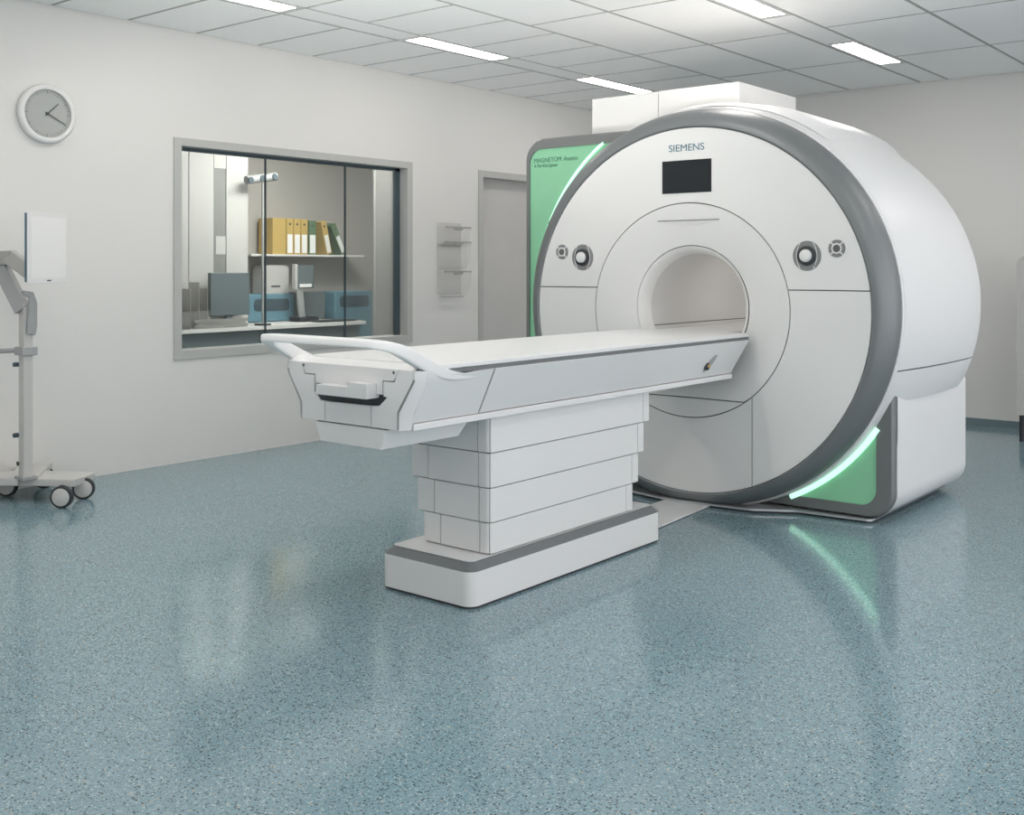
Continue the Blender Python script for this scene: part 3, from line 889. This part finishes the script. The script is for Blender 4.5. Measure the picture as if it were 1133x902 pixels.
# grey reveal under the tabletop, then the tabletop
box('tabletop_reveal', TX - .338, TX + .338, 2.75, 4.99, .886, .901, M['stripe'], tb)
tt = rounded([(TX - .343, 2.72), (TX + .343, 2.72), (TX + .343, 4.995), (TX - .343, 4.995)], [.03, .03, .02, .02], 8)
MB().prism(tt, 'z', .9015, .918).build('tabletop', M['white_table'], tb, bevel=.003)
# release knob near the scanner; flat grey disc paints in an oval recess's shade
def on_side(y, z, off=0.0):
    t_ = (z - .718) / .168
    return (TX + .270 + .080 * t_ + off, y, z)
rows = []
for k, off in ((1.0, .0012), (.9, .0015), (0.02, .0018)):
    r = []
    for i in range(24):
        a = 2 * pi * i / 24
        dy = .030 * k * cos(a) ; dz = .042 * k * sin(a)
        r.append(on_side(4.655 + dy + dz * .7, .788 + dz, off))
    rows.append(r)
MB().grid(rows, closed=True).build('recess_shade', M['trolley_dark'], tb, smooth=True)
MB().lathe((on_side(0, .775)[0], 4.633, .775), 'x', [(.020, -.01), (.020, .006), (.016, .010), (.011, .012), (0.0001, .012)], 20).build('release_knob', M['dark'], tb, smooth=True)
MB().lathe((on_side(0, .775)[0], 4.633, .775), 'x', [(.010, .012), (.009, .016), (0.0001, .017)], 16).build('brass_key', M['brass'], tb, smooth=True)

# ================================================================== WALL CLOCK
ck = thing('wall_clock', 'round white wall clock with grey face showing about twenty past one', 'clock', (XL, 3.14, 2.133))
c = (XL, 3.14, 2.133)
MB().lathe(c, 'x', [(.0001, .001), (.166, .001), (.170, .012), (.170, .030), (.166, .038), (.158, .043), (.150, .044), (.140, .041), (.137, .030)], 64).build('rim', M['white'], ck, smooth=True)
MB().lathe(c, 'x', [(.0001, .027), (.139, .027)], 64).build('dial', M['clock_face'], ck)
mk = MB()
for i in range(60):
    a = i * pi / 30; L_ = .014 if i % 5 else .016; wd = .0010 if i % 5 else .0018
    r1, r0 = .132, .132 - L_
    d = Vector((sin(a), cos(a))); n_ = Vector((cos(a), -sin(a)))
    q = [d * r0 - n_ * wd, d * r0 + n_ * wd, d * r1 + n_ * wd, d * r1 - n_ * wd]
    mk.add([(XL + .0275, 3.14 + p.x, 2.133 + p.y) for p in q], [(0, 1, 2, 3)])
mk.build('minute_marks', M['seam'], ck)
def hand(ang, L_, wd, x):
    d = Vector((sin(ang), cos(ang))); n_ = Vector((cos(ang), -sin(ang)))
    q = [d * -.018 - n_ * wd, d * -.018 + n_ * wd, d * L_ + n_ * wd * .6, d * L_ - n_ * wd * .6]
    mb = MB(); mb.add([(x + e_, 3.14 + p.x, 2.133 + p.y) for e_ in (0, .002) for p in q],
                      [(0, 1, 2, 3), (7, 6, 5, 4), (0, 4, 5, 1), (1, 5, 6, 2), (2, 6, 7, 3), (3, 7, 4, 0)])
    mb.build('hand', M['print_dark'], ck)
hand(radians(46), .090, .0035, XL + .030)
hand(radians(117), .118, .0030, XL + .033)
MB().cyl((XL, 3.14, 2.133), 'x', .007, .028, .038, 16).build('hub', M['print_dark'], ck)

# ================================================================== WALL RACK
rk = thing('brochure_rack', 'clear acrylic brochure rack with stacked pockets on the wall between window and door', 'rack', (XL, 6.56, 1.0))
box('back_plate', XL + .001, XL + .005, 6.43, 6.72, 1.03, 1.615, M['acrylic'], rk)
for z0, z1 in ((1.50, 1.60), (1.285, 1.49), (1.20, 1.28), (1.03, 1.19)):
    pass
for z0, z1, lip in ((1.42, 1.60, True), (1.235, 1.475, True), (1.02, 1.235, True)):
    o = MB()
    prof = [(XL + .006, z0 + .02), (XL + .045, z0), (XL + .085, z0 + .07), (XL + .10, z1 - .02)]
    rows = []
    for x, z in prof:
        rows.append([(x, y, z) for y in (6.42, 6.74)])
    o.grid(rows)
    for yy in (6.42, 6.74):
        v = [(x, yy, z) for x, z in prof] + [(XL + .006, yy, z1 - .02)]
        o.add(v, [(0, 1, 2, 3, 4)])
    o.build('pocket', M['acrylic'], rk)
for z in (1.595, 1.475, 1.235):
    mb = MB().box(XL + .096, XL + .106, 6.425, 6.735, z - .026, z - .012)
    mb.prism([(6.52, z - .026), (6.64, z - .026), (6.62, z - .045), (6.54, z - .045)], 'x', XL + .098, XL + .104)
    mb.build('pocket_lip', M['acrylic_edge'], rk)
MB().box(XL + .04, XL + .06, 6.43, 6.69, 1.006, 1.014).build('bottom_edge', M['acrylic_edge'], rk)

# ================================================================== MONITOR TROLLEY
tr = thing('monitor_trolley', 'grey wheeled trolley with white monitor on an arm, under the wall clock', 'trolley', (-5.6, 2.85, 0))
def rotbox(cx, cy, sx, sy, z0, z1, ang):
    ca, sa = cos(ang), sin(ang)
    P = [(-sx / 2, -sy / 2), (sx / 2, -sy / 2), (sx / 2, sy / 2), (-sx / 2, sy / 2)]
    return [(cx + x * ca - y * sa, cy + x * sa + y * ca) for x, y in P]
plA = [(-5.724, 2.782), (-5.417, 2.980), (-5.526, 3.163), (-5.875, 2.973)]
MB().prism(plA, 'z', .088, .128).build('base_arm', M['trolley'], tr, bevel=.006)
plB = [(-5.745, 2.775), (-5.62, 2.85), (-5.985, 3.135), (-5.99, 2.80), (-5.9, 2.55), (-5.78, 2.45), (-5.63, 2.62)]
plB = [(-5.720, 2.790), (-5.600, 2.870), (-5.965, 3.150), (-6.0, 3.06), (-5.99, 2.95)]
MB().prism(plB, 'z', .092, .134).build('base_arm', M['trolley'], tr, bevel=.006)
plC = [(-5.720, 2.780), (-5.600, 2.860), (-5.43, 2.45), (-5.60, 2.38)]
MB().prism([(-5.80, 2.70), (-5.66, 2.80), (-5.82, 2.93), (-5.97, 2.86), (-5.99, 2.66)], 'z', .090, .131).build('base_arm', M['trolley'], tr, bevel=.006)
cxx, cyy = -5.635, 2.83
box('column', cxx - .030, cxx + .028, cyy - .026, cyy + .024, .128, 1.06, M['trolley'], tr, bevel=.004)
box('column_foot', cxx - .045, cxx + .045, cyy - .042, cyy + .042, .128, .145, M['trolley_dark'], tr, bevel=.002)
MB().box(cxx - .036, cxx - .02, cyy - .034, cyy - .028, .20, .22).build('bolt', M['dark'], tr)
def wheel(x, y, ang):
    R_ = .058
    w_ = MB(); d = Vector((cos(ang), sin(ang), 0)); ax = Vector((-sin(ang), cos(ang), 0))
    def ring(prof, n=32):
        rows = []
        for r, a in prof:
            rows.append([Vector((x, y, R_)) + ax * a + d * (r * cos(2 * pi * k / n)) + Vector((0, 0, r * sin(2 * pi * k / n))) for k in range(n)])
        return MB().grid(rows, closed=True)
    tire = ring([(.046, -.018), (.054, -.018), (.058, -.012), (.058, .012), (.054, .018), (.046, .018)]).build('caster_wheel', M['rubber'], tr, smooth=True)
    ring([(.0001, -.021), (.040, -.021), (.047, -.017), (.047, .017), (.040, .021), (.0001, .021)]).build('hub_cap', M['trolley'], tire, smooth=True)
    MB().cyl((x, y, 0), 'z', .012, .085, .118, 12).build('caster_stem', M['rubber'], tire)
wheel(-5.375, 2.890, radians(38))
wheel(-5.490, 3.075, radians(50))
wheel(-5.885, 2.850, radians(38))
wheel(-5.94, 3.09, radians(60))
# collar with handle ring, knobs, cable holder
MB().box(cxx - .045, cxx + .045, cyy - .042, cyy + .042, .785, .83).build('column_collar', M['trolley_dark'], tr, bevel=.004)
MB().tube([(cxx - .04, cyy - .02, .81), (cxx - .12, cyy - .06, .805), (cxx - .22, cyy - .12, .80), (cxx - .30, cyy - .10, .80)], .013, 10).build('side_handle', M['trolley_dark'], tr, smooth=True)
MB().cyl((cxx - .035, cyy - .035, .735), 'y', .012, -.015, .01, 14).build('clamp_knob', M['gasket'], tr)
MB().cyl((cxx - .035, cyy - .035, .36), 'y', .012, -.015, .01, 14).build('clamp_knob', M['gasket'], tr)
MB().prism([(cyy - .015, .90), (cyy + .03, .89), (cyy + .04, .94), (cyy + .04, 1.06), (cyy + .02, 1.12), (cyy - .04, 1.13), (cyy - .04, 1.11), (cyy - .005, 1.09)], 'x', cxx + .029, cxx + .045).build('spring_cover', M['trolley_dark'], tr, bevel=.004)
# articulated arm
def slab(p0, p1, wdt, th, name, m, hgt=None):
    p0, p1 = Vector(p0), Vector(p1)
    d = (p1 - p0).normalized(); side = Vector((.78, .63, 0)).normalized(); depth = Vector((-.632, .775, 0))
    n_ = d.cross(depth).normalized()
    v = []
    for p in (p0, p1):
        for a, b in ((-1, -1), (1, -1), (1, 1), (-1, 1)):
            v.append(p + n_ * (a * wdt / 2) + depth * (b * th / 2))
    MB().add(v, [(0, 1, 2, 3), (7, 6, 5, 4), (0, 4, 5, 1), (1, 5, 6, 2), (2, 6, 7, 3), (3, 7, 4, 0)]).build(name, m, tr, bevel=.006)
slab((-5.640, 2.815, 1.025), (-5.845, 2.79, 1.265), .075, .06, 'lower_arm', M['trolley_dark'])
slab((-5.90, 2.79, 1.302), (-5.73, 2.80, 1.302), .075, .07, 'upper_arm', M['trolley_arm'])
slab((-5.76, 2.80, 1.312), (-5.50, 2.80, 1.215), .075, .07, 'upper_arm', M['trolley_arm'])
MB().cyl((-5.86, 2.79, 1.295), 'y', .045, -.042, .042, 20).build('elbow_joint', M['trolley_dark'], tr, smooth=True)
# monitor: screen plane runs from P1 (near) to P2 (far); it faces the scanner side
P1 = Vector((-5.179, 2.615, 0)); P2 = Vector((-5.373, 2.921, 0))
dv = (P2 - P1).normalized(); nv = Vector((dv.y, -dv.x, 0))       # towards +X
def monbox(a0, a1, b0, b1, z0, z1, name, m, parent, **k):
    v = []
    for z in (z0, z1):
        for a, b in ((a0, b0), (a1, b0), (a1, b1), (a0, b1)):
            q = P1 + dv * a + nv * b; v.append((q.x, q.y, z))
    return MB().add(v, [(0, 3, 2, 1), (4, 5, 6, 7), (0, 1, 5, 4), (1, 2, 6, 5), (2, 3, 7, 6), (3, 0, 4, 7)]).build(name, m, parent, **k)
Lm = (P2 - P1).length
mo = monbox(0, Lm, -.012, .0, 1.172, 1.524, 'monitor_housing', M['monitor_white'], tr, bevel=.003)
monbox(.0, .055, -.022, -.0125, 1.178, 1.518, 'monitor_side', M['monitor_edge'], mo)
monbox(.03, Lm - .03, -.030, -.0125, 1.19, 1.50, 'monitor_back', M['trolley'], mo, bevel=.01)
monbox(.022, Lm - .022, .0002, .0015, 1.196, 1.502, 'monitor_screen', mat('screen_white', (0.86, 0.845, 0.835), .3, noise=.003), mo)
monbox(Lm * .5 - .018, Lm * .5 + .018, .0002, .002, 1.181, 1.187, 'monitor_badge', M['print_dark'], mo)
q = P1 + dv * (Lm * .45) - nv * .06
MB().tube([(q.x, q.y, 1.25), (-5.52, 2.80, 1.22)], .03, 12).build('monitor_mount', M['trolley'], tr, smooth=True)

# ================================================================== SCREEN AT THE RIGHT EDGE
ps = thing('room_divider', 'white panel divider in a pale metal frame at the right picture edge', 'screen', (-1.5, 8.3, 0))
fy = 8.33
out = rounded([(-2.115, .19), (-.9, .19), (-.9, 1.335), (-2.115, 1.335)], [.02, .02, .07, .07], 8)
inn = rounded([(-2.045, .25), (-.97, .25), (-.97, 1.275), (-2.045, 1.275)], [.02, .02, .03, .03], 8)
mb = MB()
mb.grid([[(x, fy + .05, z) for x, z in out], [(x, fy, z) for x, z in out], [(x, fy, z) for x, z in inn], [(x, fy + .05, z) for x, z in inn]], closed=True)
mb.build('divider_frame', M['trolley'], ps, smooth=True)
box('divider_panel', -2.045, -.97, fy + .008, fy + .03, .25, 1.275, M['monitor_white'], ps)
for x in (-2.085, -.94):
    MB().cyl((x, fy + .025, 0), 'z', .018, 0, .19, 16).build('foot', M['rubber'], ps)

# ================================================================== CONTROL ROOM CONTENTS
# tall white cupboard with narrow grey inset
cp = thing('tall_cupboard', 'tall white cupboard with a narrow grey vertical inset behind the left of the window', 'cupboard', (-7.85, 5.2, 0))
box('cupboard_body', -8.14, -7.62, 4.4, 5.757, 0, 2.2, M['cupboard'], cp)
for a, b in ((4.41, 5.163), (5.170, 5.405), (5.532, 5.752)):
    box('cupboard_door', -7.618, -7.60, a, b, .06, 2.19, M['cupboard'], cp)
MB().box(-7.618, -7.605, 5.41, 5.527, 1.0, 2.07).build('grey_inset', M['cupboard_grey'], cp)
box('inset_label', -7.606, -7.602, 5.43, 5.527, 1.36, 1.51, M['trolley'], cp)
box('cupboard_door', -7.618, -7.60, 5.41, 5.527, 2.075, 2.19, M['cupboard'], cp)
# desk
dk = thing('desk', 'long desk with white top and dark front behind the window glass', 'desk', (-7.7, 5.9, 0))
box('desk_top', -8.13, -7.42, 5.765, 6.95, .725, .755, M['desk'], dk)
box('desk_front', -7.47, -7.45, 5.77, 6.90, .10, .72, M['desk_dark'], dk)
ct = thing('side_counter', 'narrow white-topped counter in front of the tall cupboard, left part of the desk line', 'counter', (-7.5, 5.1, 0))
box('counter_top', -7.59, -7.42, 4.5, 5.762, .725, .755, M['desk'], ct)
box('counter_front', -7.47, -7.45, 4.55, 5.76, .10, .72, M['desk_dark'], ct)
for y in (4.55, 5.74):
    box('leg', -7.58, -7.48, y - .02, y + .02, 0, .725, M['desk_dark'], ct)
for y in (5.80, 6.88):
    box('leg', -7.58, -7.48, y - .02, y + .02, 0, .725, M['desk_dark'], dk)
# monitor seen as dark square
dm = thing('desk_monitor', 'dark square monitor back on the desk in front of the white cupboard', 'monitor', (-7.5, 5.48, .755))
box('monitor_housing', -7.53, -7.49, 5.298, 5.685, .852, 1.206, M['desk_dark'], dm, bevel=.006)
box('monitor_neck', -7.53, -7.50, 5.46, 5.52, .765, .86, M['desk_dark'], dm)
box('monitor_foot', -7.585, -7.46, 5.38, 5.60, .755, .767, M['trolley_dark'], dm)
# clear trays at left of the desk
mg = thing('file_holder', 'clear upright file holder with dark dividers on the desk, far left behind the glass', 'file holder', (-7.5, 5.08, .755))
for i, y in enumerate((4.99, 5.07, 5.15, 5.23)):
    box('divider', -7.58, -7.44, y, y + .006, .757, 1.13 - .05 * (i % 2), M['acrylic_edge'], mg)
box('holder_base', -7.58, -7.44, 4.98, 5.26, .755, .775, M['acrylic'], mg)
box('holder_front', -7.448, -7.442, 4.98, 5.26, .775, .90, M['acrylic'], mg)
ty = thing('letter_tray', 'flat grey letter tray with papers on the desk under the dark monitor', 'tray', (-7.5, 5.4, .755))
ty.location = (-7.5, 5.4, .757)
for z in (.756, .80):
    box('tray_shelf', -7.428, -7.425 + .0, 5.10, 5.62, z, z + .03, M['acrylic_edge'], dk if False else ty)
box('paper_stack', -7.44, -7.429, 5.12, 5.60, .757, .82, M['acrylic_edge'], ty)
# wall shelf
sf = tag(box('wall_shelf', -8.149, -7.88, 6.0, 7.36, 1.352, 1.370, M['desk'], bevel=.002, loc=(-8.0, 6.7, 1.35)), 'white wall shelf carrying the row of ring binders', 'shelf')
def binder(y0, y1, zt, m, label, lean=0.0, lab=True, group='ring binders on the wall shelf'):
    t = thing('ring_binder', label, 'binder', (-7.9, y0, 1.371), group)
    R = Matrix.Rotation(lean, 4, 'X')
    def place(v): 
        p = R @ Vector((v[0] + 7.9, v[1] - y0, v[2] - 1.371)); return (p.x - 7.9, p.y + y0, p.z + 1.371)
    mb = MB().box(-8.10, -7.90, y0 + .002, y1 - .002, 1.371, zt)
    mb.v = [place(v) for v in mb.v]; mb.build('binder_cover', m, t)
    if lab:
        mb = MB().box(-7.90, -7.898, y0 + .012, y1 - .012, 1.385, 1.555); mb.v = [place(v) for v in mb.v]; mb.build('spine_label', M['label'], t)
        mb = MB().cyl((-7.90, (y0 + y1) / 2, zt - .05), 'x', .011, 0, .003, 12); mb.v = [place(v) for v in mb.v]; mb.build('finger_hole', M['dark'], t)
binder(6.25, 6.405, 1.70, M['yellow'], 'wide plain yellow binder at the left end of the shelf', lab=False)
binder(6.41, 6.492, 1.70, M['yellow'], 'upright yellow binder with white spine label, first right of the plain one')
binder(6.495, 6.577, 1.70, M['yellow'], 'upright yellow binder with white spine label, middle of the upright three')
binder(6.58, 6.662, 1.70, M['yellow'], 'upright yellow binder with white spine label, next to the green one')
binder(6.675, 6.765, 1.69, M['green_card'], 'upright dark green binder with white spine label between the yellow ones')
binder(6.895, 6.965, 1.69, M['yellow'], 'yellow binder leaning left on the shelf', lean=radians(14))
binder(7.085, 7.155, 1.68, M['green_card'], 'dark green binder leaning left at the right end of the row', lean=radians(28))
# blue cases
def bluecase(y0, y1, z0, z1, label, name='equipment_case'):
    t = thing(name, label, 'case', (-7.98, (y0 + y1) / 2, z0))
    x1 = -7.90
    box('case_body', -8.12, x1, y0, y1, z0, z1, M['blue'], t, bevel=.02)
    h = z1 - max(z0, .6)
    MB().prism(rounded([(y0 + .06, z1 - .155), (y1 - .06, z1 - .155), (y1 - .06, z1 - .045), (y0 + .06, z1 - .045)], .035, 5), 'x', x1 - .001, x1 + .004).build('case_window', M['blue_dark'], t)
    return t
bluecase(5.985, 6.50, .756, 1.010, 'blue equipment case with dark rounded window standing on the desk, left')
t = bluecase(7.0, 7.50, 0.0, 1.02, 'blue floor-standing case with dark rounded window right of the desk end')
# white device on the left blue case
pr = thing('desk_printer', 'rounded white device standing on the left blue case below the shelf', 'device', (-8.0, 6.33, 1.011))
MB().prism(rounded([(6.19, 1.011), (6.46, 1.011), (6.46, 1.27), (6.19, 1.27)], [.005, .005, .05, .05], 6), 'x', -8.11, -7.93).build('device_body', M['cupboard'], pr)
box('device_slot', -7.932, -7.928, 6.26, 6.36, 1.07, 1.085, M['dark'], pr)
# second monitor in the middle, turned
m2 = thing('desk_monitor', 'slim dark monitor on a black stand in the middle of the desk', 'monitor', (-7.75, 6.48, .756))
box('monitor_housing', -7.77, -7.73, 6.40, 6.59, 1.06, 1.27, M['desk_dark'], m2, bevel=.004)
box('monitor_edge', -7.775, -7.728, 6.37, 6.40, 1.05, 1.28, M['trolley'], m2, bevel=.004)
MB().prism([(6.43, .80), (6.50, .80), (6.47, 1.05), (6.40, 1.05)], 'x', -7.76, -7.74).build('monitor_neck', M['trolley_dark'], m2)
box('monitor_foot', -7.83, -7.67, 6.38, 6.60, .756, .80, M['rubber'], m2, bevel=.008)
box('white_strip', -7.728, -7.724, 6.42, 6.56, 1.07, 1.10, M['label'], m2)
# black cabinet between the blue ones
tag(box('dark_cabinet', -8.12, -7.96, 6.52, 6.93, .757, 1.02, M['desk_dark'], bevel=.01, loc=(-8.04, 6.75, .757)), 'dark grey cabinet between the two blue cases', 'cabinet')
# keyboard on the desk
tag(box('keyboard', -7.60, -7.46, 6.45, 6.88, .756, .772, M['rubber'], bevel=.003, loc=(-7.53, 6.6, .756)), 'black keyboard near the right end of the desk', 'keyboard')
# camera bar on a pole
cb = thing('camera_pole', 'grey three-lens camera bar on a thin pole above the desk', 'camera', (-7.5, 5.83, .756))
MB().tube([(-7.5, 5.83, .77), (-7.5, 5.83, 1.97)], .010, 10).build('pole', M['trolley_dark'], cb, smooth=True)
MB().cyl((-7.5, 5.83, .756), 'z', .07, 0, .014, 20).build('pole_foot', M['rubber'], cb)
br = MB().tube([(-7.5, 5.66, 1.985), (-7.5, 5.97, 2.035)], .036, 16).build('camera_bar', M['trolley_dark'], cb, smooth=True)
for y, z in ((5.68, 1.985), (5.80, 2.008), (5.93, 2.028)):
    MB().cyl((-7.468, y, z), 'x', .026, -.01, .012, 16).build('lens', M['gasket'], br)
# open white door leaf in the control room
d2 = tag(box('door_2', -6.62, -6.60, 6.292, 6.50, 0.005, 2.55, M['cupboard'], loc=(-6.6, 6.3, 0)), kind='structure')
for z in (.92, 1.30, 1.75):
    box('hinge', -6.60, -6.592, 6.485, 6.505, z, z + .12, M['trolley_dark'], d2)
